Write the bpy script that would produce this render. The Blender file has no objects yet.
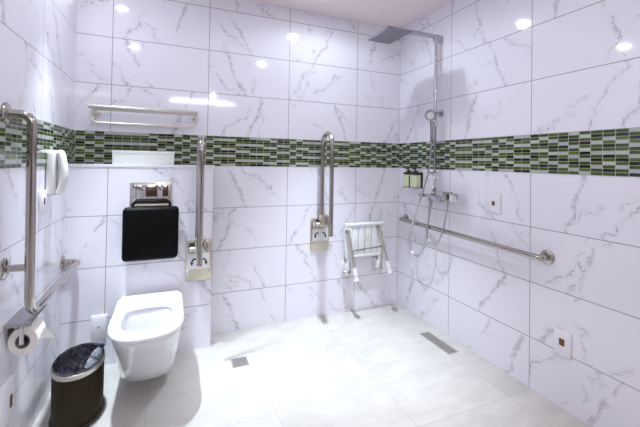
import bpy, bmesh, math, random
from mathutils import Vector, Matrix
random.seed(7)
scene = bpy.context.scene
COL = scene.collection
PI = math.pi

# ------------------------------------------------------------------ room constants (metres)
RX = 1.848      # right wall
LX = -0.56      # left wall
BY = 2.6095     # back wall
FY = -2.25      # wall behind the camera
CH = 2.41       # ceiling height
BF = 2.44       # face of the boxed-out cistern wall
BXR = 0.263     # its right-hand edge
BZ = 1.185      # its height
MB, MT = 1.184, 1.396   # mosaic band

# ------------------------------------------------------------------ materials
def new_mat(name):
    m = bpy.data.materials.new(name); m.use_nodes = True
    nt = m.node_tree
    return m, nt, nt.nodes['Principled BSDF']

def simple(name, col, rough=.4, metal=0., noise=0., nscale=40, spec=.5, trans=0., coat=0., bump=0.):
    m, nt, b = new_mat(name)
    b.inputs['Roughness'].default_value = rough
    b.inputs['Metallic'].default_value = metal
    b.inputs['Specular IOR Level'].default_value = spec
    b.inputs['Transmission Weight'].default_value = trans
    b.inputs['Coat Weight'].default_value = coat
    tc = nt.nodes.new('ShaderNodeTexCoord')
    n = nt.nodes.new('ShaderNodeTexNoise'); n.inputs['Scale'].default_value = nscale
    nt.links.new(tc.outputs['Object'], n.inputs['Vector'])
    mx = nt.nodes.new('ShaderNodeMix'); mx.data_type = 'RGBA'
    mx.inputs[6].default_value = (*[c * (1 - noise) for c in col], 1)
    mx.inputs[7].default_value = (*[min(1, c * (1 + noise)) for c in col], 1)
    nt.links.new(n.outputs['Fac'], mx.inputs[0])
    nt.links.new(mx.outputs[2], b.inputs['Base Color'])
    if bump:
        bp = nt.nodes.new('ShaderNodeBump'); bp.inputs['Strength'].default_value = bump
        bp.inputs['Distance'].default_value = .002 if bump < .9 else .012
        nt.links.new(n.outputs['Fac'], bp.inputs['Height'])
        nt.links.new(bp.outputs['Normal'], b.inputs['Normal'])
    return m

class NB:
    """small helper for math nodes"""
    def __init__(s, nt): s.nt = nt
    def put(s, sock, v):
        if isinstance(v, (int, float)): sock.default_value = v
        else: s.nt.links.new(v, sock)
    def m(s, op, a, b=0., c=0., clamp=False):
        n = s.nt.nodes.new('ShaderNodeMath'); n.operation = op; n.use_clamp = clamp
        s.put(n.inputs[0], a); s.put(n.inputs[1], b); s.put(n.inputs[2], c)
        return n.outputs[0]
    def xyz(s, a, b, c):
        n = s.nt.nodes.new('ShaderNodeCombineXYZ')
        for i, v in enumerate((a, b, c)): s.put(n.inputs[i], v)
        return n.outputs[0]
    def rng(s, v, a, b, c=0., d=1., smooth=True):
        n = s.nt.nodes.new('ShaderNodeMapRange')
        if smooth: n.interpolation_type = 'SMOOTHSTEP'
        s.put(n.inputs['Value'], v)
        for k, q in zip(('From Min', 'From Max', 'To Min', 'To Max'), (a, b, c, d)): s.put(n.inputs[k], q)
        return n.outputs['Result']
    def noise(s, vec, scale, detail=3., rough=.5, dist=0.):
        n = s.nt.nodes.new('ShaderNodeTexNoise')
        s.nt.links.new(vec, n.inputs['Vector'])
        n.inputs['Scale'].default_value = scale; n.inputs['Detail'].default_value = detail
        n.inputs['Roughness'].default_value = rough; n.inputs['Distortion'].default_value = dist
        return n.outputs['Fac'], n.outputs['Color']
    def white(s, vec):
        n = s.nt.nodes.new('ShaderNodeTexWhiteNoise'); n.noise_dimensions = '3D'
        s.nt.links.new(vec, n.inputs['Vector'])
        return n.outputs['Value'], n.outputs['Color']
    def mix(s, f, a, b):
        n = s.nt.nodes.new('ShaderNodeMix'); n.data_type = 'RGBA'
        s.put(n.inputs[0], f)
        for sock, v in ((n.inputs[6], a), (n.inputs[7], b)):
            if isinstance(v, tuple): sock.default_value = (*v, 1)
            else: s.nt.links.new(v, sock)
        return n.outputs[2]

WALLCOL = (.845, .825, .895)
def marble(name, axis, u0, du, seed):
    """polished white marble-look wall tiles, veins printed tile by tile"""
    m, nt, b = new_mat(name); N = NB(nt)
    tc = nt.nodes.new('ShaderNodeTexCoord')
    sp = nt.nodes.new('ShaderNodeSeparateXYZ'); nt.links.new(tc.outputs['Object'], sp.inputs[0])
    u = N.m('DIVIDE', N.m('SUBTRACT', sp.outputs[axis], u0), du)
    z = sp.outputs[2]
    up = N.m('GREATER_THAN', z, 1.29)
    z0 = N.m('ADD', .278, N.m('MULTIPLY', up, 1.1178))
    v = N.m('DIVIDE', N.m('SUBTRACT', z, z0), .3033)
    iu = N.m('FLOOR', u); iv = N.m('ADD', N.m('FLOOR', v), N.m('MULTIPLY', up, 7))
    fu = N.m('MULTIPLY', N.m('FRACT', u), du); fv = N.m('MULTIPLY', N.m('FRACT', v), .3033)
    # grout
    du_ = N.m('MINIMUM', fu, N.m('SUBTRACT', du, fu)); dv_ = N.m('MINIMUM', fv, N.m('SUBTRACT', .3033, fv))
    g = N.rng(N.m('MINIMUM', du_, dv_), .0013, .0026, 1., 0.)
    # per-tile offset
    rv, rc = N.white(N.xyz(iu, iv, seed))
    rs = nt.nodes.new('ShaderNodeSeparateColor'); nt.links.new(rc, rs.inputs[0])
    ou = N.m('MULTIPLY', rs.outputs[0], 31.); ov = N.m('MULTIPLY', rs.outputs[1], 17.)
    # printed veins: each tile gets a thick slanted vein, a thinner companion and a faint cross vein
    cu = N.m('SUBTRACT', fu, du * .5); cv = N.m('SUBTRACT', fv, .1517)
    q = N.xyz(N.m('ADD', fu, ou), N.m('ADD', fv, ov), 0.)
    wn, _ = N.noise(q, 7., 5., .62); wn = N.m('SUBTRACT', wn, .5)
    wf, _ = N.noise(q, 26., 4., .65); wf = N.m('SUBTRACT', wf, .5)
    brk = N.rng(N.noise(q, 30., 3., .6)[0], .36, .62, .12, 1.)
    big = N.noise(q, 9., 2., .5)[0]
    _, rc2 = N.white(N.xyz(iv, iu, seed + .5))
    r2 = nt.nodes.new('ShaderNodeSeparateColor'); nt.links.new(rc2, r2.inputs[0])
    def vein(k, ang, off, wig, w0, w1, s, lo, hi):
        ca, sa = N.m('COSINE', ang), N.m('SINE', ang)
        a = N.m('ADD', N.m('MULTIPLY', cu, ca), N.m('MULTIPLY', cv, sa))
        a = N.m('ADD', N.m('SUBTRACT', a, off), N.m('ADD', N.m('MULTIPLY', wn, wig), N.m('MULTIPLY', wf, .035)))
        d = N.m('ABSOLUTE', a)
        wd = N.m('ADD', w0, N.m('MULTIPLY', N.rng(big, .42, .68), w1))
        ln = N.rng(d, N.m('MULTIPLY', wd, .25), wd, 1., 0.)
        edge = N.rng(N.m('ABSOLUTE', N.m('SUBTRACT', d, N.m('MULTIPLY', wd, .8))), 0., .0018, .95, 0.)
        halo = N.rng(d, 0., .03, .10, 0.)
        fade = N.rng(N.noise(N.xyz(N.m('ADD', fu, ov), N.m('ADD', fv, ou), float(k)), 6.5, 2., .55)[0], lo, hi)
        st = N.m('ADD', N.m('MULTIPLY', N.m('MAXIMUM', N.m('MULTIPLY', ln, .46), edge), brk), halo)
        return N.m('MULTIPLY', N.m('MULTIPLY', st, fade), s)
    sgn = N.m('SUBTRACT', N.m('MULTIPLY', N.m('GREATER_THAN', r2.outputs[0], .45), 2.), 1.)
    a1 = N.m('MULTIPLY', sgn, N.m('ADD', .30, N.m('MULTIPLY', r2.outputs[1], .35)))
    a2 = N.m('MULTIPLY', sgn, N.m('ADD', .45, N.m('MULTIPLY', r2.outputs[2], .6)))
    a3 = N.m('SUBTRACT', 1.2, N.m('MULTIPLY', r2.outputs[1], 2.0))
    o1 = N.m('MULTIPLY', N.m('SUBTRACT', rs.outputs[0], .5), .40)
    o2 = N.m('MULTIPLY', N.m('SUBTRACT', rs.outputs[1], .5), .50)
    o3 = N.m('MULTIPLY', N.m('SUBTRACT', rs.outputs[2], .5), .30)
    v1 = vein(3, a1, o1, .13, .0022, .017, .88, .35, .49)
    v2 = vein(5, a2, o2, .20, .0018, .006, .82, .40, .53)
    v3 = vein(8, a3, o3, .30, .0015, .003, .72, .44, .57)
    vv = N.m('MAXIMUM', N.m('MAXIMUM', v1, v2), v3, clamp=True)
    base = N.mix(vv, WALLCOL, (.24, .215, .25))
    nt.links.new(N.mix(N.m('MULTIPLY', g, .9), base, (.24, .20, .22)), b.inputs['Base Color'])
    b.inputs['Roughness'].default_value = .07
    nt.links.new(N.rng(g, 0., 1., .07, .6), b.inputs['Roughness'])
    b.inputs['Specular IOR Level'].default_value = .5
    bp = nt.nodes.new('ShaderNodeBump'); bp.inputs['Strength'].default_value = .25; bp.inputs['Distance'].default_value = .001
    bp.invert = True
    nt.links.new(g, bp.inputs['Height']); nt.links.new(bp.outputs['Normal'], b.inputs['Normal'])
    return m

def mosaic(name, axis, u0, seed):
    m, nt, b = new_mat(name); N = NB(nt)
    tc = nt.nodes.new('ShaderNodeTexCoord')
    sp = nt.nodes.new('ShaderNodeSeparateXYZ'); nt.links.new(tc.outputs['Object'], sp.inputs[0])
    du, dv = .0515, .01631
    u = N.m('DIVIDE', N.m('SUBTRACT', sp.outputs[axis], u0), du)
    v = N.m('DIVIDE', N.m('SUBTRACT', sp.outputs[2], MB), dv)
    iu = N.m('FLOOR', u); iv = N.m('FLOOR', v)
    fu = N.m('MULTIPLY', N.m('FRACT', u), du); fv = N.m('MULTIPLY', N.m('FRACT', v), dv)
    gu = N.rng(N.m('MINIMUM', fu, N.m('SUBTRACT', du, fu)), .0011, .0019, 1., 0.)
    gv = N.rng(N.m('MINIMUM', fv, N.m('SUBTRACT', dv, fv)), .0007, .0014, 1., 0.)
    g = N.m('MAXIMUM', gu, gv)
    # each column repeats a glass sequence from its own starting row
    cs, cc = N.white(N.xyz(iu, 3., seed))
    seq = N.m('MODULO', N.m('ADD', iv, N.m('FLOOR', N.m('MULTIPLY', cs, 7.))), 7.)
    r, rc = N.white(N.xyz(iu, iv, seed + 1))
    isblack = N.m('MAXIMUM', N.m('COMPARE', seq, 2., .1), N.m('MULTIPLY', N.m('COMPARE', seq, 6., .1), N.m('GREATER_THAN', r, .55)))
    iswhite = N.m('MAXIMUM', N.m('COMPARE', seq, 0., .1), N.m('COMPARE', seq, 4., .1))
    st = N.noise(N.xyz(N.m('MULTIPLY', sp.outputs[axis], 30.), N.m('MULTIPLY', sp.outputs[2], 260.), r), 1., 3., .6)[0]
    gmix = N.m('ADD', N.m('MULTIPLY', r, .65), N.m('MULTIPLY', st, .5), clamp=True)
    green = N.mix(gmix, (.014, .032, .009), (.115, .155, .028))
    white = N.mix(r, (.42, .42, .47), (.52, .55, .51))
    col = N.mix(iswhite, green, white)
    col = N.mix(isblack, col, (.012, .012, .012))
    col = N.mix(g, col, (.36, .39, .31))
    nt.links.new(col, b.inputs['Base Color'])
    nt.links.new(N.rng(g, 0., 1., .08, .6), b.inputs['Roughness'])
    bp = nt.nodes.new('ShaderNodeBump'); bp.inputs['Strength'].default_value = .3; bp.inputs['Distance'].default_value = .001
    bp.invert = True
    nt.links.new(g, bp.inputs['Height']); nt.links.new(bp.outputs['Normal'], b.inputs['Normal'])
    return m

def floor_mat():
    m, nt, b = new_mat('pale stone floor tile'); N = NB(nt)
    tc = nt.nodes.new('ShaderNodeTexCoord')
    sp = nt.nodes.new('ShaderNodeSeparateXYZ'); nt.links.new(tc.outputs['Object'], sp.inputs[0])
    du, dv = .588, .3265
    u = N.m('DIVIDE', N.m('ADD', sp.outputs[0], .09), du); v = N.m('DIVIDE', N.m('SUBTRACT', sp.outputs[1], 2.005), dv)
    fu = N.m('MULTIPLY', N.m('FRACT', u), du); fv = N.m('MULTIPLY', N.m('FRACT', v), dv)
    dd = N.m('MINIMUM', N.m('MINIMUM', fu, N.m('SUBTRACT', du, fu)), N.m('MINIMUM', fv, N.m('SUBTRACT', dv, fv)))
    g = N.rng(dd, .001, .0024, 1., 0.)
    r, _ = N.white(N.xyz(N.m('FLOOR', u), N.m('FLOOR', v), 5.))
    q = N.xyz(N.m('ADD', N.m('MULTIPLY', sp.outputs[0], .5), N.m('MULTIPLY', r, 9.)), N.m('MULTIPLY', sp.outputs[1], 1.), r)
    n1 = N.noise(q, 9., 6., .65, .6)[0]
    n2 = N.noise(q, 45., 4., .6)[0]
    f = N.m('ADD', N.m('MULTIPLY', N.rng(n1, .3, .7), .7), N.m('MULTIPLY', n2, .3))
    f = N.m('ADD', N.m('MULTIPLY', f, .85), N.m('MULTIPLY', r, .15), clamp=True)
    base = N.mix(f, (.475, .445, .415), (.605, .575, .55))
    nt.links.new(N.mix(N.m('MULTIPLY', g, .5), base, (.33, .30, .28)), b.inputs['Base Color'])
    b.inputs['Roughness'].default_value = .34
    bp = nt.nodes.new('ShaderNodeBump'); bp.inputs['Strength'].default_value = .06; bp.inputs['Distance'].default_value = .002
    nt.links.new(n1, bp.inputs['Height']); nt.links.new(bp.outputs['Normal'], b.inputs['Normal'])
    return m

def wood_mat():
    m, nt, b = new_mat('dark brown wood'); N = NB(nt)
    tc = nt.nodes.new('ShaderNodeTexCoord')
    mp = nt.nodes.new('ShaderNodeMapping'); mp.inputs['Scale'].default_value = (14, 14, 1.2)
    nt.links.new(tc.outputs['Object'], mp.inputs[0])
    n = N.noise(mp.outputs[0], 3., 5., .6, 1.)[0]
    nt.links.new(N.mix(n, (.03, .017, .01), (.10, .06, .035)), b.inputs['Base Color'])
    b.inputs['Roughness'].default_value = .35
    return m

def emit(name, col, s):
    m = bpy.data.materials.new(name); m.use_nodes = True; nt = m.node_tree
    nt.nodes.clear()
    e = nt.nodes.new('ShaderNodeEmission'); e.inputs[0].default_value = (*col, 1); e.inputs[1].default_value = s
    o = nt.nodes.new('ShaderNodeOutputMaterial'); nt.links.new(e.outputs[0], o.inputs[0])
    return m

M = dict(
    back=marble('marble tile back', 0, .2308, .594, 1.), box=marble('marble tile boxing', 0, -.347, .610, 2.),
    right=marble('marble tile right', 1, 2.6095, .6205, 3.), left=marble('marble tile left', 1, 2.017, .6205, 4.),
    mos_b=mosaic('green glass mosaic back', 0, -.551, 11.), mos_r=mosaic('green glass mosaic right', 1, 2.607, 21.),
    mos_l=mosaic('green glass mosaic left', 1, 2.607, 31.),
    floor=floor_mat(), ceil=simple('painted ceiling', (.95, .845, .86), .85, noise=.01),
    ledge=simple('white ledge stone', (.80, .79, .85), .18, noise=.02),
    ceramic=simple('white glazed ceramic', (.78, .77, .79), .06, coat=.4, noise=.005),
    seatw=simple('white seat plastic', (.90, .90, .91), .18, noise=.005),
    water=simple('toilet water', (.80, .83, .85), .02, trans=.6),
    chrome=simple('polished chrome', (.74, .735, .75), .07, 1., noise=.01),
    chromed=simple('shower chrome', (.50, .485, .52), .16, 1., noise=.02),
    steel=simple('satin stainless steel', (.47, .44, .40), .18, 1., noise=.03, nscale=120),
    platew=simple('white switch plate', (.85, .835, .88), .28, noise=.01),
    darksteel=simple('grey satin steel', (.30, .28, .30), .38, 1., noise=.03),
    steelp=simple('brushed steel plate', (.66, .61, .50), .36, 1., noise=.03, nscale=90),
    nickel=simple('pale satin nickel', (.68, .635, .57), .30, 1., noise=.02),
    black=simple('black vinyl', (.003, .0028, .0028), .45, noise=.2, nscale=200, bump=.08, spec=.1),
    darkmark=simple('dark marking', (.02, .02, .03), .5, noise=.1),
    white=simple('white plastic', (.76, .75, .755), .28, noise=.01),
    whiteg=simple('white painted steel', (.83, .83, .84), .3, noise=.01),
    grille=simple('grille grey', (.16, .15, .15), .5, .3, noise=.1),
    rose=simple('shower rose rubber', (.30, .28, .33), .45, .4, noise=.1, nscale=150),
    bin=simple('brown bin enamel', (.030, .022, .009), .55, noise=.08, nscale=60, spec=.15),
    bindark=simple('dark bin base', (.02, .016, .014), .5, noise=.1),
    liner=simple('dark plastic liner', (.05, .046, .06), .07, noise=.6, nscale=30, spec=1., bump=1.),
    bluecap=simple('blue cap plastic', (.01, .03, .12), .3, noise=.05),
    bottle=simple('clear bottle plastic', (.80, .84, .92), .05, trans=.75, noise=.02),
    paper=simple('tissue paper', (.86, .83, .78), .95, noise=.02, nscale=180, bump=.1),
    core=simple('cardboard core', (.24, .215, .19), .9, noise=.08),
    soap=simple('pale green soap bottle', (.70, .76, .50), .3, noise=.03),
    soapcap=simple('dark brown cap', (.035, .018, .012), .35, noise=.1),
    brown=simple('brown switch insert', (.14, .055, .012), .4, noise=.2),
    red=simple('dark red insert', (.12, .02, .015), .4, noise=.2),
    cream=simple('cream label', (.78, .76, .62), .6, noise=.03),
    carton=simple('white carton', (.84, .85, .82), .6, noise=.03, nscale=25),
    drain=simple('drain steel', (.36, .33, .31), .5, .5, noise=.08),
    hole=simple('drain slot', (.15, .135, .125), .8, noise=.1),
    wood=wood_mat(), hose=simple('metal hose', (.56, .55, .58), .22, .9, noise=.1, nscale=400),
    lens=emit('lamp lens', (.86, .92, 1.), 160.), strip=emit('lamp strip', (.92, .94, 1.), 30.),
)

# ------------------------------------------------------------------ mesh helpers
class MB_:
    def __init__(s): s.bm = bmesh.new()
    def box(s, x0, x1, y0, y1, z0, z1, bev=0., seg=2):
        t = bmesh.new(); bmesh.ops.create_cube(t, size=1)
        for v in t.verts: v.co = Vector(((x0 + x1) / 2 + v.co.x * (x1 - x0), (y0 + y1) / 2 + v.co.y * (y1 - y0), (z0 + z1) / 2 + v.co.z * (z1 - z0)))
        if bev: bmesh.ops.bevel(t, geom=t.edges[:], offset=bev, segments=seg, affect='EDGES', profile=.5)
        return s.merge(t)
    def merge(s, t, mat=None):
        if mat is not None: t.transform(mat)
        me = bpy.data.meshes.new('tmp'); t.to_mesh(me); t.free(); s.bm.from_mesh(me); bpy.data.meshes.remove(me)
        return s
    def obox(s, mat, sx, sy, sz, bev=0., seg=2):
        t = bmesh.new(); bmesh.ops.create_cube(t, size=1)
        for v in t.verts: v.co = Vector((v.co.x * sx, v.co.y * sy, v.co.z * sz))
        if bev: bmesh.ops.bevel(t, geom=t.edges[:], offset=bev, segments=seg, affect='EDGES', profile=.5)
        return s.merge(t, mat)
    def loft(s, loops, cap0=True, cap1=True):
        bm = s.bm; L = [[bm.verts.new(p) for p in l] for l in loops]; n = len(L[0])
        for a, b in zip(L, L[1:]):
            for i in range(n): bm.faces.new((a[i], a[(i + 1) % n], b[(i + 1) % n], b[i]))
        if cap0: bm.faces.new(list(reversed(L[0])))
        if cap1: bm.faces.new(L[-1])
        return s
    def tube(s, path, r, seg=16, r2=None, up=None, radii=None):
        """sweep a circle (or an ellipse r x r2) along a path"""
        P = [Vector(p) for p in path]; loops = []
        T = [(P[min(i + 1, len(P) - 1)] - P[max(i - 1, 0)]).normalized() for i in range(len(P))]
        n = Vector(up) if up else (Vector((0, 0, 1)) if abs(T[0].z) < .9 else Vector((1, 0, 0)))
        for i, (p, t) in enumerate(zip(P, T)):
            n = (n - t * n.dot(t)).normalized(); q = t.cross(n)
            k = radii[i] if radii else 1.
            loops.append([p + (n * math.cos(a) * r + q * math.sin(a) * (r2 or r)) * k for a in (2 * PI * j / seg for j in range(seg))])
        return s.loft(loops)
    def lathe(s, prof, o, axis='Z', seg=32, cap0=True, cap1=True):
        """prof: list of (radius, height) along axis from o"""
        loops = []
        for r, h in prof:
            l = []
            for j in range(seg):
                a = 2 * PI * j / seg; c, d = r * math.cos(a), r * math.sin(a)
                v = {'Z': (c, d, h), 'X': (h, c, d), 'Y': (d, h, c), '-X': (-h, d, c), '-Y': (c, -h, d)}[axis]
                l.append(Vector(o) + Vector(v))
            loops.append(l)
        return s.loft(loops, cap0, cap1)
    def prism(s, pts, vec):
        bm = s.bm; a = [bm.verts.new(p) for p in pts]; b = [bm.verts.new(Vector(p) + Vector(vec)) for p in pts]; n = len(a)
        bm.faces.new(a); bm.faces.new(list(reversed(b)))
        for i in range(n): bm.faces.new((a[(i + 1) % n], a[i], b[i], b[(i + 1) % n]))
        return s

def fillet(pts, r, n=8):
    P = [Vector(p) for p in pts]; out = [P[0]]
    for a, b, c in zip(P, P[1:], P[2:]):
        d0, d1 = (a - b), (c - b); k = min(r, d0.length * .499, d1.length * .499)
        d0.normalize(); d1.normalize(); half = d0.angle(d1) / 2
        if half > 1.56: out.append(b); continue
        p0, p1 = b + d0 * k, b + d1 * k
        R = k * math.tan(half); ctr = b + (d0 + d1).normalized() * (R / math.sin(half))
        u, v = (p0 - ctr), (p1 - ctr); ang = u.angle(v)
        for i in range(n + 1):
            f = i / n; out.append(ctr + (u * math.sin((1 - f) * ang) + v * math.sin(f * ang)) / math.sin(ang))
    out.append(P[-1]); return out

def spline(pts, n=10):
    P = [Vector(p) for p in pts]; P = [2 * P[0] - P[1]] + P + [2 * P[-1] - P[-2]]; out = []
    for a, b, c, d in zip(P, P[1:], P[2:], P[3:]):
        for i in range(n):
            t = i / n
            out.append(.5 * (2 * b + (c - a) * t + (2 * a - 5 * b + 4 * c - d) * t * t + (3 * b - a - 3 * c + d) * t ** 3))
    out.append(P[-2]); return out

def root_loc(o):
    v = Vector((0, 0, 0))
    while o: v += o.location; o = o.parent
    return v

def part(name, mb, mat, parent=None, label=None, smooth=True, ang=35):
    bm = mb.bm
    if parent: bmesh.ops.translate(bm, vec=-root_loc(parent), verts=bm.verts[:])
    bmesh.ops.recalc_face_normals(bm, faces=bm.faces[:])
    me = bpy.data.meshes.new(name); bm.to_mesh(me); bm.free()
    me.materials.append(mat)
    if smooth:
        for p in me.polygons: p.use_smooth = True
        me.set_sharp_from_angle(angle=math.radians(ang))
    o = bpy.data.objects.new(name, me); COL.objects.link(o)
    if parent: o.parent = parent
    if label: o['label'] = label
    return o

def tag(o, label, cat, group=None):
    o['label'] = label; o['category'] = cat
    if group: o['group'] = group
    return o
def thing(name, label, cat, loc, group=None):
    o = bpy.data.objects.new(name, None); COL.objects.link(o); o.location = loc; o.empty_display_size = .05
    return tag(o, label, cat, group)
def struct(name, mb, mat, parent=None, **k):
    o = part(name, mb, mat, parent, **k)
    if not parent: o['kind'] = 'structure'
    return o
def copy_tree(o, loc=None, parent=None, label=None):
    c = o.copy(); COL.objects.link(c)
    if parent: c.parent = parent
    if loc: c.location = loc
    if label: c['label'] = label
    for ch in list(o.children): copy_tree(ch, parent=c)
    return c

# ------------------------------------------------------------------ room shell
T = .1
struct('floor', MB_().box(LX - T, RX + T, FY - T, BY + T, -T, 0), M['floor'], smooth=False)
struct('ceiling', MB_().box(LX - T, RX + T, FY - T, BY + T, CH, CH + T), M['ceil'], smooth=False)
struct('wall_back', MB_().box(LX - T, RX + T, BY, BY + T, 0, CH), M['back'], smooth=False)
struct('wall_right', MB_().box(RX, RX + T, FY, BY, 0, CH), M['right'], smooth=False)
struct('wall_left', MB_().box(LX - T, LX, FY, BY, 0, CH), M['left'], smooth=False)
struct('wall_front', MB_().box(LX - T, RX + T, FY - T, FY, 0, CH), M['back'], smooth=False)
struct('dark_reflection_panel', MB_().box(.68, RX, FY, FY + .02, 0, CH), M['wood'], smooth=False)  # unseen dark panel, added so the metal fittings reflect something dark
struct('wall_boxed', MB_().box(LX, BXR, BF, BY, 0, BZ - .012), M['box'], smooth=False)
struct('trim_1', MB_().box(LX, BXR + .003, BF - .004, BY, BZ - .012, BZ + .006, .002, 1), M['ledge'])
e = .003
struct('trim_2', MB_().box(LX + e, RX - e, BY - e, BY, MB, MT), M['mos_b'], smooth=False)
struct('trim_3', MB_().box(RX - e, RX, FY, BY, MB, MT), M['mos_r'], smooth=False)
struct('trim_4', MB_().box(LX, LX + e, FY, BY, MB, MT), M['mos_l'], smooth=False)
dr = struct('door_1', MB_().box(-.24, .60, FY, FY + .04, .005, 2.05, .003), M['wood'])
part('door_frame', MB_().box(-.32, -.24, FY, FY + .06, 0, 2.13).box(.60, .68, FY, FY + .06, 0, 2.13).box(-.24, .60, FY, FY + .06, 2.05, 2.13), M['wood'], dr, smooth=False)
part('door_handle', MB_().tube(fillet([(.53, FY + .04, 1.02), (.53, FY + .09, 1.02), (.41, FY + .09, 1.02)], .015), .01), M['steel'], dr)

# ------------------------------------------------------------------ toilet
XC = -.094
def dloop(hw, yb, yf, z, n=40, fr=.42, e=2.5):
    """D outline: straight back, straight sides, rounded front"""
    fl = (yb - yf) * fr; pts = []
    ym = yf + max(fl, .10)
    for i in range(n + 1):                       # front arc from +x side to -x side
        a = PI * i / n; c, s = math.cos(a), math.sin(a)
        pts.append((XC + hw * math.copysign(abs(c) ** (2 / e), c), ym - (ym - yf) * abs(s) ** (2 / e), z))
    m = 7
    for i in range(1, m): pts.append((XC - hw, ym + (yb - ym) * i / m, z))
    for i in range(m + 1): pts.append((XC - hw + 2 * hw * i / m, yb, z))
    for i in range(1, m): pts.append((XC + hw, yb + (ym - yb) * i / m, z))
    return pts
def oloop(rx, ry, yc, z, n, e=2.3, like=None):
    """oval whose points follow the directions of a D outline"""
    out = []
    for (x, y, _) in like:
        a = math.atan2((y - yc) / ry, (x - XC) / rx); c, s = math.cos(a), math.sin(a)
        k = (abs(c) ** e + abs(s) ** e) ** (-1 / e)
        out.append((XC + rx * k * c, yc + ry * k * s, z))
    return out
t = thing('toilet', 'white wall-hung toilet with open seat on the boxed-out wall', 'toilet', (XC, BF, .08))
ref = dloop(.166, BF, 1.80, .38)
prof = [(.110, 2.10, .074), (.128, 2.06, .077), (.138, 2.025, .095), (.146, 1.965, .165), (.155, 1.905, .25), (.162, 1.85, .32), (.166, 1.81, .37), (.166, 1.803, .388), (.164, 1.808, .394)]
loops = [dloop(h, BF, f, z) for h, f, z in prof]
loops += [oloop(.126, .172, 2.035, .394, 0, e=3., like=ref), oloop(.122, .168, 2.035, .385, 0, e=3., like=ref), oloop(.112, .155, 2.04, .33, 0, e=2.6, like=ref),
          oloop(.085, .12, 2.08, .22, 0, like=ref), oloop(.05, .07, 2.12, .15, 0, like=ref)]
part('bowl', MB_().loft(loops), M['ceramic'], t, ang=60)
sref = dloop(.170, 2.31, 1.785, .4)
SL = [dloop(.168, 2.31, 1.788, .398), dloop(.171, 2.31, 1.784, .404), dloop(.171, 2.31, 1.784, .414), dloop(.167, 2.308, 1.789, .421), dloop(.160, 2.302, 1.797, .423),
      oloop(.124, .176, 2.035, .422, 0, e=3.2, like=sref), oloop(.119, .170, 2.035, .416, 0, e=3.2, like=sref), oloop(.117, .168, 2.035, .404, 0, e=3.2, like=sref), oloop(.119, .163, 2.035, .398, 0, e=3.2, like=sref)]
mb = MB_().loft(SL + [SL[0]], False, False); bmesh.ops.remove_doubles(mb.bm, verts=mb.bm.verts[:], dist=1e-5)
part('toilet_seat', mb, M['seatw'], t, ang=50)
part('seat_hinge', MB_().box(XC - .152, XC + .152, 2.30, 2.362, .395, .421, .006), M['seatw'], t)
part('water', MB_().loft([[(XC + .048 * math.cos(a), 2.12 + .066 * math.sin(a), z) for a in (2 * PI * i / 32 for i in range(32))] for z in (.165, .172)]), M['water'], t)

# flush plate
t = thing('flush_plate', 'mirror chrome flush plate on the tiled boxing above the black pad', 'flush plate', (-.113, BF, 1.01))
part('frame', MB_().box(-.229, .003, BF - .012, BF, .938, 1.083, .004), M['nickel'], t)
part('button', MB_().box(-.213, -.076, BF - .0155, BF - .010, .954, 1.068, .0015), M['chrome'], t)
part('button', MB_().box(-.073, -.013, BF - .0155, BF - .010, .954, 1.068, .0015), M['chrome'], t)

# backrest pad
t = thing('padded_backrest', 'square black padded backrest mounted above the white toilet', 'backrest', (-.104, BF, .78))
pd = part('pad', MB_().box(-.259, .050, 2.352, 2.408, .617, .938, .026, 5), M['black'], t, ang=80)
part('piping', MB_().tube(fillet([(-.235, 2.404, .64), (-.235, 2.404, .915), (.026, 2.404, .915), (.026, 2.404, .64), (-.235, 2.404, .64)], .02), .008), M['black'], pd)
part('mount_frame', MB_().tube(fillet([(-.205, 2.41, .90), (-.205, 2.41, .968), (-.004, 2.41, .968), (-.004, 2.41, .90)], .025), .009).box(-.19, -.02, 2.405, 2.424, .70, .90, .004), M['black'], t)
part('mount_bar', MB_().box(-.20, -.01, 2.385, 2.415, .938, .952, .004), M['steelp'], t, 'satin metal bar across the top of the pad')
part('wall_bracket', MB_().box(-.16, -.05, 2.42, BF, .72, .88, .004), M['steel'], t)

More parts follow.
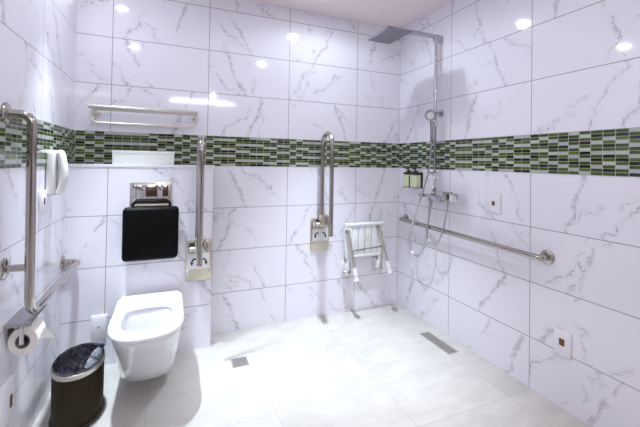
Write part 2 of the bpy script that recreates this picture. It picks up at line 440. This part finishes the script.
# ------------------------------------------------------------------ fold-up support rails
def make_rail(loc, label):
    x, y, z = loc
    t = thing('folding_support_rail', label, 'support rail', loc, 'fold-up stainless support rails')
    pl = part('wall_plate', MB_().box(x - .080, x + .080, y - .010, y, z - .130, z + .130, .006), M['steelp'], t)
    part('cover', MB_().box(x - .066, x + .066, y - .016, y - .008, z - .052, z + .048, .004), M['whiteg'], pl, 'pale printed panel with curved arrows')
    for s in (-1, 1):
        arc = [(x + s * (.026 + .018 * math.cos(a)), y - .0165, z - .014 + .026 * math.sin(a)) for a in [PI * (.05 + .6 * k / 8) for k in range(9)]]
        part('arrow', MB_().tube(arc, .0045, 8, up=(0, 1, 0)).prism([(x + s * .034, y - .0145, z - .010), (x + s * .054, y - .0145, z - .010), (x + s * .044, y - .0145, z - .030)], (0, -.004, 0)), M['darkmark'], pl)
    for sx in (-.062, .062):
        for sz in (-.07, .07):
            part('screw', MB_().lathe([(.006, 0), (.006, .003), (.003, .005)], (x + sx, y - .010, z + sz), '-Y', 12), M['chrome'], pl)
    hb = part('hinge_bracket', MB_().box(x - .072, x - .062, y - .085, y - .008, z + .066, z + .120, .003), M['steel'], t)
    part('hinge_bracket', MB_().box(x + .036, x + .046, y - .085, y - .008, z + .066, z + .125, .003), M['steel'], t)
    part('hinge_pin', MB_().lathe([(.013, 0), (.015, .003), (.015, .117), (.013, .12)], (x - .076, y - .060, z + .088), 'X', 20), M['nickel'], hb)
    part('hinge_gap_shade', MB_().box(x - .062, x - .030, y - .040, y - .010, z + .072, z + .118, .002), M['darkmark'], t, 'dark block standing in for the shaded gap behind the hinge pin')  # solid dark block painted in for the shade of the open gap
    pb = part('pivot_block', MB_().box(x - .032, x + .036, y - .092, y - .045, z + .074, z + .160, .005), M['steelp'], t)
    for q in (-1, 1):
        part('groove', MB_().tube([(x + .004, y - .0925, z + .118 - q * .034), (x + .032, y - .0925, z + .118 + q * .034)], .0028, 8), M['darkmark'], pb)
    ax = x - .014; ya, yf = y - .070, y - .245; top = z + .805
    arc = [(ax, (ya + yf) / 2 + (ya - yf) / 2 * math.cos(a), top - (ya - yf) / 2 - .016 + (ya - yf) / 2 * math.sin(a)) for a in [PI * k / 24 for k in range(25)]]
    tb = part('rail_tube', MB_().tube([(ax, ya, z + .10)] + arc + [(ax, yf, z + .045)], .0165, 20), M['steel'], t)
    part('end_cap', MB_().lathe([(.0168, 0), (.0172, .004), (.0172, .012), (.012, .016)], (ax, yf, z + .030), 'Z', 20), M['steel'], tb)
    return t
make_rail((.178, BF, .573), 'fold-up steel support rail on the boxed-out wall beside the toilet')
rail2 = make_rail((1.100, BY, .652), 'fold-up steel support rail on the back wall left of the white shower seat')

# ------------------------------------------------------------------ towel rack above the ledge
t = thing('towel_rack', 'satin nickel towel rack with hanging bar on the back wall', 'towel rack', (-.145, BY, 1.53))
xs0, xs1 = -.440, .146
sh = part('shelf', MB_().tube([(xs0 - .012, 2.42, 1.530), (xs1 + .006, 2.42, 1.530)], .010, 14).tube([(xs0, 2.555, 1.530), (xs1, 2.555, 1.530)], .008, 14), M['nickel'], t)
for k in range(3):
    yy = 2.45 + k * .033
    part('shelf_rod', MB_().tube([(xs0, yy, 1.532), (xs1, yy, 1.532)], .007, 12), M['nickel'], sh)
for x in (xs0, xs1):
    b = part('end_bracket', MB_().box(x - .006, x + .006, 2.415, BY - .008, 1.520, 1.540, .003), M['nickel'], t)
    part('wall_rose', MB_().lathe([(.024, 0), (.024, .008), (.014, .013), (.011, .05)], (x, BY, 1.512), '-Y', 24), M['nickel'], b)
part('towel_bar', MB_().tube(fillet([(xs0, 2.43, 1.528), (xs0 + .002, 2.43, 1.436), (xs1 - .002, 2.43, 1.436), (xs1, 2.43, 1.528)], .035), .0065, 12), M['nickel'], t)

# white carton on the ledge
zt = BZ + .006
t = tag(part('tissue_box', MB_().box(-.333, .016, 2.478, 2.575, zt, zt + .074, .004), M['carton']), 'long white carton lying on the ledge below the towel rack', 'box')
part('lid', MB_().box(-.335, .018, 2.476, 2.577, zt + .062, zt + .085, .004), M['carton'], t)
# ------------------------------------------------------------------ shower seat
t = thing('folding_shower_seat', 'white slatted shower seat folded up against the back wall', 'shower seat', (1.475, BY, .50))
x0, x1 = 1.290, 1.655
fr = part('seat_frame', MB_().box(x0, x1, 2.525, 2.560, .708, .735, .008, 3).box(x0, x0 + .060, 2.530, 2.555, .455, .715, .006).box(x1 - .060, x1, 2.530, 2.555, .455, .715, .006).box(x0, x1, 2.532, 2.553, .455, .480, .005), M['whiteg'], t)
n = 4; w = (x1 - x0 - .12) / n
for k in range(n):
    a = x0 + .060 + k * w
    part('slat', MB_().box(a + .0035, a + w - .0035, 2.534, 2.553, .478, .712, .004), M['whiteg'], fr)
part('maker_label', MB_().box(1.475, 1.510, 2.530, 2.5345, .585, .645, .001, 1), M['cream'], fr, 'small cream label on the slats')
for (xa, xb, za, zb) in ((1.300, 1.332, .690, .372), (1.588, 1.632, .712, .402)):
    lg = part('leg', MB_().tube([(xa, 2.505, za), (xb, 2.435, zb)], .011, 14), M['nickel'], t)
    part('pivot', MB_().lathe([(.017, 0), (.017, .028), (.013, .034)], (xa, 2.528, za - .015), '-Y', 18), M['steel'], lg)
    dv = (Vector((xb, 2.435, zb)) - Vector((xa, 2.505, za))).normalized(); p = Vector((xb, 2.435, zb))
    part('rubber_foot', MB_().tube([p - dv * .03, p, p + dv * .02, p + dv * .024, p + dv * .056, p + dv * .06], .019, 18, radii=[.85, 1, 1, .78, .95, 1.15]), M['white'], lg, 'white foot cap')
part('cross_rod', MB_().tube([(1.322, 2.475, .528), (1.617, 2.475, .548)], .006, 10), M['steel'], t)
for x in (1.325, 1.620):
    br = part('wall_bracket', MB_().box(x - .030, x + .030, BY - .012, BY, .29, .43, .004).box(x - .026, x - .018, 2.52, BY - .008, .32, .42, .003).box(x + .018, x + .026, 2.52, BY - .008, .32, .42, .003), M['whiteg'], t)
    part('hinge_pin', MB_().lathe([(.010, 0), (.012, .003), (.012, .069), (.010, .072)], (x - .036, 2.545, .345), 'X', 16), M['steel'], br)
    part('hinge_arm', MB_().box(x - .012, x + .012, 2.535, 2.560, .335, .480, .004), M['whiteg'], br)
part('brace_rod', MB_().tube([(1.612, 2.50, .66), (1.632, 2.52, .50), (1.625, 2.535, .35)], .006, 10), M['steel'], t)

# ------------------------------------------------------------------ grab rail, left wall
BXo = LX + .08
t = thing('grab_rail', 'angled steel grab rail with upright bar on the left wall', 'grab rail', (LX, 1.65, .64))
zl = .632
part('rail_tube', MB_().tube(fillet([(LX + .006, 1.628, 1.385), (BXo, 1.628, 1.385), (BXo, 1.650, zl), (BXo, 2.420, zl), (LX + .006, 2.420, zl)], .0735, 12), .0158, 22), M['steel'], t)
part('stand_off', MB_().tube([(LX + .006, 1.648, .815), (BXo, 1.648, .815)], .0135, 16), M['steel'], t)
for (y, z) in ((1.628, 1.385), (1.648, .815), (2.420, zl)):
    part('wall_flange', MB_().lathe([(.040, 0), (.040, .005), (.034, .010), (.022, .013)], (LX, y, z), 'X', 32), M['steel'], t)

# grab rail, right wall
t = thing('grab_rail', 'long horizontal steel grab rail on the right wall under the shower', 'grab rail', (RX, 1.88, .75))
part('rail_tube', MB_().tube(fillet([(RX - .006, 2.500, .757), (RX - .062, 2.500, .757), (RX - .062, 1.268, .742), (RX - .006, 1.268, .742)], .045, 10), .0165, 20), M['steel'], t)
for (y, z) in ((2.500, .757), (1.268, .742)):
    part('wall_flange', MB_().lathe([(.038, 0), (.038, .006), (.030, .012), (.020, .014)], (RX, y, z), '-X', 32), M['steel'], t)

# ------------------------------------------------------------------ toilet roll holder and roll
t = thing('paper_holder', 'steel toilet paper holder with flat shelf top on the left wall', 'paper holder', (LX, 1.75, .60))
part('shelf_top', MB_().box(LX, -.475, 1.663, 1.838, .597, .603, .001, 1), M['darksteel'], t)
part('lip', MB_().box(LX, -.475, 1.661, 1.664, .590, .603, .001, 1), M['steel'], t)
part('back_plate', MB_().box(LX, LX + .004, 1.70, 1.838, .545, .60, .001, 1), M['steel'], t)
rc = (-.506, .527)
part('arm', MB_().box(rc[0] - .007, rc[0] + .007, 1.666, 1.671, rc[1] - .008, .597, .002), M['chrome'], t)
part('spindle', MB_().lathe([(.008, 0), (.009, .004), (.009, .150), (.007, .154)], (rc[0], 1.668, rc[1]), 'Y', 18), M['chrome'], t)
t = thing('toilet_roll', 'white toilet roll with folded tip on the steel holder', 'toilet roll', (rc[0], 1.73, rc[1]))
def rring(r, y, n=48): return [(rc[0] + r * .88 * math.cos(a), y, rc[1] + r * math.sin(a)) for a in (2 * PI * k / n for k in range(n))]
part('paper', MB_().loft([rring(r, y) for r, y in ((.026, 1.680), (.050, 1.680), (.053, 1.683), (.053, 1.777), (.050, 1.780), (.026, 1.780))], False, False), M['paper'], t)
part('core', MB_().loft([rring(r, y) for r, y in ((.0235, 1.678), (.0265, 1.678), (.0265, 1.782), (.0235, 1.782), (.0235, 1.678))], False, False), M['core'], t, 'grey cardboard tube')
part('folded_tip', MB_().prism([(-.459, 1.682, .528), (-.4605, 1.700, .545), (-.4495, 1.728, .552), (-.440, 1.822, .466)], (.002, 0, .001)), M['paper'], t, 'bright triangular folded end')

# ------------------------------------------------------------------ wall phone
t = thing('wall_phone', 'white wall telephone on the left wall below the mosaic band', 'telephone', (LX, 2.13, 1.15))
part('cradle', MB_().box(LX, LX + .043, 2.082, 2.180, 1.040, 1.262, .017, 4), M['white'], t, ang=60)
hp = spline([(-.518, 2.116, 1.252), (-.504, 2.114, 1.240), (-.495, 2.112, 1.20), (-.490, 2.112, 1.15), (-.494, 2.112, 1.10), (-.504, 2.114, 1.064), (-.520, 2.116, 1.052)], 8)
k = len(hp)
part('handset', MB_().tube(hp, .019, 20, r2=.031, up=(1, 0, 0), radii=[.5 + .5 * min(1, i / 4, (k - 1 - i) / 4) for i in range(k)]), M['white'], t, ang=60)

# ------------------------------------------------------------------ switch and socket plates
def plate(name, label, cat, loc, axis, w, h, inset, ox=0., oz=0., iw=.018, ih=.024, d=.010):
    """axis: X+ = on the left wall, X- = on the right wall, Y- = on the boxed wall"""
    x, y, z = loc; t = thing(name, label, cat, loc)
    def B(u0, u1, d0, d1, z0, z1, bev):
        if axis == 'X+': return MB_().box(x + d0, x + d1, y + u0, y + u1, z + z0, z + z1, bev)
        if axis == 'X-': return MB_().box(x - d1, x - d0, y + u0, y + u1, z + z0, z + z1, bev)
        return MB_().box(x + u0, x + u1, y - d1, y - d0, z + z0, z + z1, bev)
    f = part('face_plate', B(-w / 2, w / 2, 0, d, -h / 2, h / 2, .003), M['platew'], t)
    part('raised_border', B(-w / 2 + .008, w / 2 - .008, d - .001, d + .002, -h / 2 + .010, h / 2 - .010, .0015), M['platew'], f)
    part('insert', B(ox - iw / 2, ox + iw / 2, d, d + .005, oz - ih / 2, oz + ih / 2, .0015), inset, t, 'small dark insert')
    return t
plate('wall_plate', 'white plate with brown insert above the right grab rail', 'wall plate', (RX, 1.605, .988), 'X-', .095, .122, M['brown'], iw=.020, ih=.026)
plate('wall_plate', 'white plate with brown insert low on the right wall near the floor', 'wall plate', (RX, 1.185, .328), 'X-', .085, .128, M['brown'], oz=.008, iw=.026, ih=.034)
plate('wall_plate', 'small white plate with red insert under the wall telephone', 'wall plate', (LX, 2.045, 1.020), 'X+', .085, .100, M['red'], iw=.012, ih=.030)
plate('wall_plate', 'thick white plate low on the left wall below the toilet roll', 'wall plate', (LX, 1.682, .300), 'X+', .120, .170, M['brown'], ox=.02, oz=.0, iw=.018, ih=.045, d=.014)
plate('socket_plate', 'white socket plate on the tiled boxing left of the toilet', 'socket', (-.374, BF, .234), 'Y-', .082, .136, M['drain'], iw=.012, ih=.008)

# ------------------------------------------------------------------ waste bin and bottle
bx, by = -.390, 2.030; rx, ry = .104, .148
def ell(k, z, n=48, d=0.): return [(bx + (rx * k + d) * math.cos(a), by + (ry * k + d) * math.sin(a), z) for a in (2 * PI * i / n for i in range(n))]
t = thing('waste_bin', 'dark brown oval waste bin with a metal rim beside the toilet', 'bin', (bx, by, 0))
part('body', MB_().loft([ell(.97, .018), ell(.985, .03), ell(1., .235), ell(1., .238), ell(.97, .238), ell(.95, .03)], True, True), M['bin'], t)
part('base', MB_().loft([ell(1., 0, d=.005), ell(1., .010, d=.006), ell(1., .018, d=.003), ell(.97, .020)]), M['bindark'], t)
part('rim', MB_().loft([ell(1., .236, d=.002), ell(1., .238, d=.004), ell(1., .254, d=.003), ell(1., .257, d=0), ell(.95, .256), ell(.95, .236), ell(1., .236, d=.002)], False, False), M['nickel'], t, 'shiny metal rim')
rr = random.Random(5); LL = []
prof = [(1.0, .259, .004), (.975, .266, .006), (.95, .258, .010), (.93, .225, .022), (.88, .18, .034), (.78, .145, .04), (.62, .100, .02), (.35, .11, .02), (.12, .105, .008)]
for k, z, am in prof:
    l = []
    for i, (x, y, zz) in enumerate(ell(k, z)):
        q = am * (math.sin(i * 1.7 + z * 60) * .5 + math.sin(i * .61 + k * 9) * .5 + rr.uniform(-.35, .35))
        l.append((x + (x - bx) * min(q, .001 if k > .9 else .03) * 4 * (k < .9), y + (y - by) * q * 2 * (k < .9), zz + q * (.35 if k > .9 else 1.)))
    LL.append(l)
part('liner', MB_().loft(LL, False, True), M['liner'], t, 'crumpled dark plastic liner', ang=12)
# drinks bottle pushed into the bin
p0, p1 = Vector((-.352, 2.056, .190)), Vector((-.303, 2.082, .288)); dv = (p1 - p0)
t = thing('water_bottle', 'clear plastic bottle with a blue cap sticking out of the bin', 'bottle', p0)
pp = [0, .02, .10, .14, .42, .44, .46, .60, .70, .84, .92, .93]; rd = [.7, .95, 1, .95, 1, .92, 1, .95, .80, .42, .40, .40]
part('body', MB_().tube([p0 + dv * a for a in pp], .026, 20, radii=rd), M['bottle'], t, ang=50)
part('cap', MB_().tube([p0 + dv * a for a in (.90, .91, 1.02, 1.03)], .0135, 18, radii=[.95, 1, 1, .9]), M['bluecap'], t, 'dark blue screw cap')

# ------------------------------------------------------------------ floor drains
t = thing('floor_drain', 'small square steel floor drain grate right of the toilet', 'drain', (.409, 2.184, 0))
part('frame', MB_().box(.360, .458, 2.136, 2.232, -.004, .003, .001, 1), M['drain'], t)
for k in range(6):
    part('slot', MB_().box(.369, .449, 2.1445 + k * .0142, 2.151 + k * .0142, .0022, .0036), M['hole'], t, smooth=False)
t = thing('linear_drain', 'long narrow steel shower drain in the floor by the right wall', 'drain', (1.713, 1.938, 0))
part('frame', MB_().box(1.672, 1.753, 1.792, 2.086, -.004, .003, .001, 1), M['drain'], t)
for k in range(14):
    part('slot', MB_().box(1.682, 1.743, 1.804 + k * .0197, 1.812 + k * .0197, .0022, .0036), M['hole'], t, smooth=False)

# ------------------------------------------------------------------ shower
sx, sy = RX - .052, 2.09
t = thing('shower_column', 'chrome shower column with square overhead rose on the right wall', 'shower', (RX, sy, 1.0))
part('riser_pipe', MB_().tube(fillet([(sx, sy, 1.00), (sx, sy, 2.168), (sx - .06, sy, 2.168)], .012, 5), .0115, 16), M['chromed'], t)
part('top_arm', MB_().box(1.375, 1.815, sy - .012, sy + .012, 2.152, 2.180, .004), M['chromed'], t)
part('wall_bracket', MB_().box(sx - .018, RX, sy - .018, sy + .018, 2.128, 2.178, .004).lathe([(.03, 0), (.03, .006), (.012, .01), (.010, .05)], (RX, sy, 1.60), '-X', 24), M['chromed'], t)
hd = part('overhead_rose', MB_().box(1.292, 1.480, 1.955, 2.228, 2.111, 2.122, .003).lathe([(.016, 0), (.018, .006), (.014, .02), (.012, .04)], (1.387, sy, 2.118), 'Z', 20), M['chromed'], t)
part('spray_panel', MB_().box(1.294, 1.478, 1.957, 2.226, 2.107, 2.1115, .001, 1), M['rose'], hd)
mb = MB_()
for i in range(9):
    for j in range(13):
        mb.lathe([(.0042, 0), (.0035, .003)], (1.308 + i * .0195, 1.974 + j * .0196, 2.1072), 'Z', 6)
for v in mb.bm.verts: v.co.z = 2 * 2.1072 - v.co.z
nz = part('nozzles', mb, M['rose'], hd, 'grid of grey rubber spray nozzles'); nz['kind'] = 'stuff'
# mixer with its glass-shelf style bar
bd = part('mixer_body', MB_().box(RX - .085, RX - .020, 1.955, 2.235, .972, .994, .004).box(RX - .06, RX - .03, 2.02, 2.16, .950, .975, .004), M['chromed'], t)
for yy in (2.17, 2.01): part('wall_union', MB_().lathe([(.028, 0), (.028, .008), (.016, .012), (.016, .05)], (RX, yy, .980), '-X', 24), M['chrome'], bd)
part('knob', MB_().box(RX - .095, RX - .030, 1.920, 1.968, .966, 1.030, .005), M['steel'], t)
part('temperature_handle', MB_().box(RX - .088, RX - .024, 1.818, 1.905, .968, 1.024, .006), M['chrome'], t)
part('diverter', MB_().tube(spline([(RX - .052, 2.085, .99), (RX - .075, 2.088, 1.03), (RX - .060, 2.075, 1.07), (RX - .085, 2.060, 1.11), (RX - .070, 2.062, 1.14)]), .009, 12).box(RX - .085, RX - .035, 2.068, 2.112, 1.135, 1.165, .005), M['chrome'], t)
part('slider', MB_().box(sx - .022, sx + .016, sy - .018, sy + .018, 1.500, 1.548, .005).tube([(sx - .02, sy, 1.524), (sx - .055, sy - .02, 1.530)], .009, 12), M['chrome'], t)
part('supply_hose', MB_().tube(spline([(RX - .058, 2.105, .955), (RX - .075, 2.112, .86), (RX - .085, 2.125, .73), (RX - .090, 2.105, .665), (RX - .092, 2.055, .645), (RX - .090, 2.005, .668), (RX - .08, 1.965, .76), (RX - .062, 1.948, .90), (RX - .058, 1.944, .97)]), .0062, 10), M['hose'], t)
t = thing('hand_shower', 'chrome hand shower with round head and looping hose on the column', 'hand shower', (RX - .12, 2.065, 1.57))
hx = RX - .125
part('handle', MB_().tube(spline([(hx + .012, 2.062, 1.545), (hx + .024, 2.070, 1.49), (hx + .030, 2.076, 1.44), (hx + .032, 2.080, 1.385)]), .0118, 14), M['chromed'], t)
rot = Matrix.Translation((hx, 2.056, 1.575)) @ Vector((-.66, -.70, -.28)).to_track_quat('Z', 'Y').to_matrix().to_4x4()
hb_ = MB_(); tmp = MB_().lathe([(.018, -.026), (.036, -.014), (.042, 0), (.040, .006), (.026, .009)], (0, 0, 0), 'Z', 28)
hb_.merge(tmp.bm, rot); hh = part('spray_head', hb_, M['chromed'], t)
fb = MB_(); tmp = MB_().lathe([(.025, .0085), (.025, .0105)], (0, 0, 0), 'Z', 24); fb.merge(tmp.bm, rot); part('spray_face', fb, M['white'], hh)
part('hose', MB_().tube(spline([(hx + .032, 2.081, 1.39), (RX - .088, 2.095, 1.28), (RX - .085, 2.118, 1.17), (RX - .09, 2.170, 1.02), (RX - .10, 2.225, .87), (RX - .10, 2.31, .685), (RX - .10, 2.308, .585), (RX - .10, 2.265, .527), (RX - .10, 2.205, .522), (RX - .098, 2.155, .58), (RX - .09, 2.12, .70), (RX - .075, 2.118, .85), (RX - .06, 2.125, .955)]), .0068, 10), M['hose'], t)

# soap dispensers and bracket
t = thing('soap_bracket', 'dark metal bracket holding the two soap bottles on the right wall', 'bracket', (RX, 2.375, 1.05))
part('tray', MB_().box(RX - .070, RX, 2.284, 2.466, 1.024, 1.032, .002), M['chromed'], t)
part('back_strap', MB_().box(RX - .008, RX, 2.284, 2.466, 1.03, 1.155, .002).box(RX - .068, RX, 2.372, 2.378, 1.03, 1.125, .001, 1), M['soapcap'], t)
def make_soap(y, label):
    t = thing('soap_dispenser', label, 'soap dispenser', (RX - .038, y, 1.032), 'soap bottles beside the shower')
    part('bottle', MB_().box(RX - .067, RX - .010, y - .039, y + .039, 1.032, 1.133, .009, 3), M['soap'], t)
    c = part('cap', MB_().box(RX - .066, RX - .011, y - .038, y + .038, 1.133, 1.152, .005).lathe([(.020, 0), (.020, .014), (.012, .018)], (RX - .038, y, 1.15), 'Z', 20), M['soapcap'], t, 'dark brown cap')
    part('pump', MB_().tube(fillet([(RX - .038, y, 1.165), (RX - .038, y, 1.182), (RX - .066, y, 1.182)], .006), .006, 10), M['soapcap'], c)
    return t
s = make_soap(2.331, 'pale green soap bottle nearer the shower hose')
copy_tree(s, (RX - .038, 2.419, 1.032), label='pale green soap bottle nearer the room corner')

# ------------------------------------------------------------------ lamps
def make_downlight(x, y, label):
    t = thing('downlight', label, 'downlight', (x, y, CH), 'recessed ceiling downlights')
    part('trim_ring', MB_().loft([[(x + r * math.cos(a), y + r * math.sin(a), z) for a in (2 * PI * j / 32 for j in range(32))] for r, z in ((.040, CH - .001), (.058, CH - .001), (.056, CH - .006), (.042, CH - .006), (.040, CH - .001))], False, False), M['white'], t)
    part('lens', MB_().lathe([(.040, 0), (.040, .003)], (x, y, CH - .0045), 'Z', 32), M['lens'], t, 'glowing round lens')
    return t
SPOT = []
def spot(x, y, w, col, size=84, blend=1., tilt=0.):
    l = bpy.data.lights.new('downlight beam', 'SPOT'); l.energy = w; l.color = col; l.spot_size = math.radians(size); l.spot_blend = blend; l.shadow_soft_size = .035
    o = bpy.data.objects.new('downlight_beam', l); COL.objects.link(o); o.location = (x, y, CH - .010); o.rotation_euler = (0, -tilt, 0)
    return o
COOL = (.76, .895, 1.0); WARM = (1.0, .92, .92)
d0 = make_downlight(-.38, 2.05, 'round ceiling downlight over the toilet and bin')
for (x, y, w, spill, lab, c, size, bl) in ((-.38, 2.05, 225, .5, None, COOL, 47, 1.),
                          (1.03, 2.05, 250, 10, 'round ceiling downlight over the middle of the shower floor', COOL, 58, 1.),
                          (-.38, 1.00, 6, .3, 'round ceiling downlight near the left wall, nearer the entrance', WARM, 60, 1.),
                          (1.00, .95, 34, 1, 'round ceiling downlight on the shower side, nearer the entrance', WARM, 60, 1.),
                          (.67, -1.44, 20, 66, 'round ceiling downlight just inside the brown door', WARM, 90, 1.)):
    if lab: copy_tree(d0, (x, y, CH), label=lab)
    spot(x, y, w, c, size, bl, .10 if lab is None else 0.)     # the lamp by the left wall is aimed slightly into the room
    spot(x, y, spill, c, 165, .35)
t = thing('linear_lamp', 'slim white linear lamp high above the brown door', 'lamp', (.56, FY, 2.33))
part('housing', MB_().box(-.06, 1.18, FY, FY + .05, 2.345, 2.408, .004), M['white'], t)
part('diffuser', MB_().box(-.05, 1.17, FY + .045, FY + .056, 2.352, 2.400, .003), M['strip'], t, 'glowing strip')

w = bpy.data.worlds.new('World'); scene.world = w; w.use_nodes = True
w.node_tree.nodes['Background'].inputs[0].default_value = (.5, .5, .55, 1); w.node_tree.nodes['Background'].inputs[1].default_value = .05

# ------------------------------------------------------------------ camera
cam = bpy.data.cameras.new('Camera'); co = bpy.data.objects.new('Camera', cam); COL.objects.link(co)
r = Vector((0.92214615, -0.38649348, 0.01640919)); u = Vector((-0.02024258, -0.0058502, 0.99977798)); f = Vector((0.38631167, 0.92227359, 0.01321836))
mw = Matrix.Identity(4)
for i in range(3): mw[i][0] = r[i]; mw[i][1] = u[i]; mw[i][2] = -f[i]
mw.translation = (0, 0, 1.228)
co.matrix_world = mw
cam.sensor_width = 36; cam.sensor_fit = 'HORIZONTAL'; cam.lens = 354.6152 / 640 * 36; cam.shift_y = -56.683 / 640; cam.clip_start = .02
scene.camera = co
vs = scene.view_settings
vs.view_transform = 'Standard'; vs.look = 'None'; vs.gamma = 1; vs.exposure = 0.42
scene.display_settings.display_device = 'sRGB'
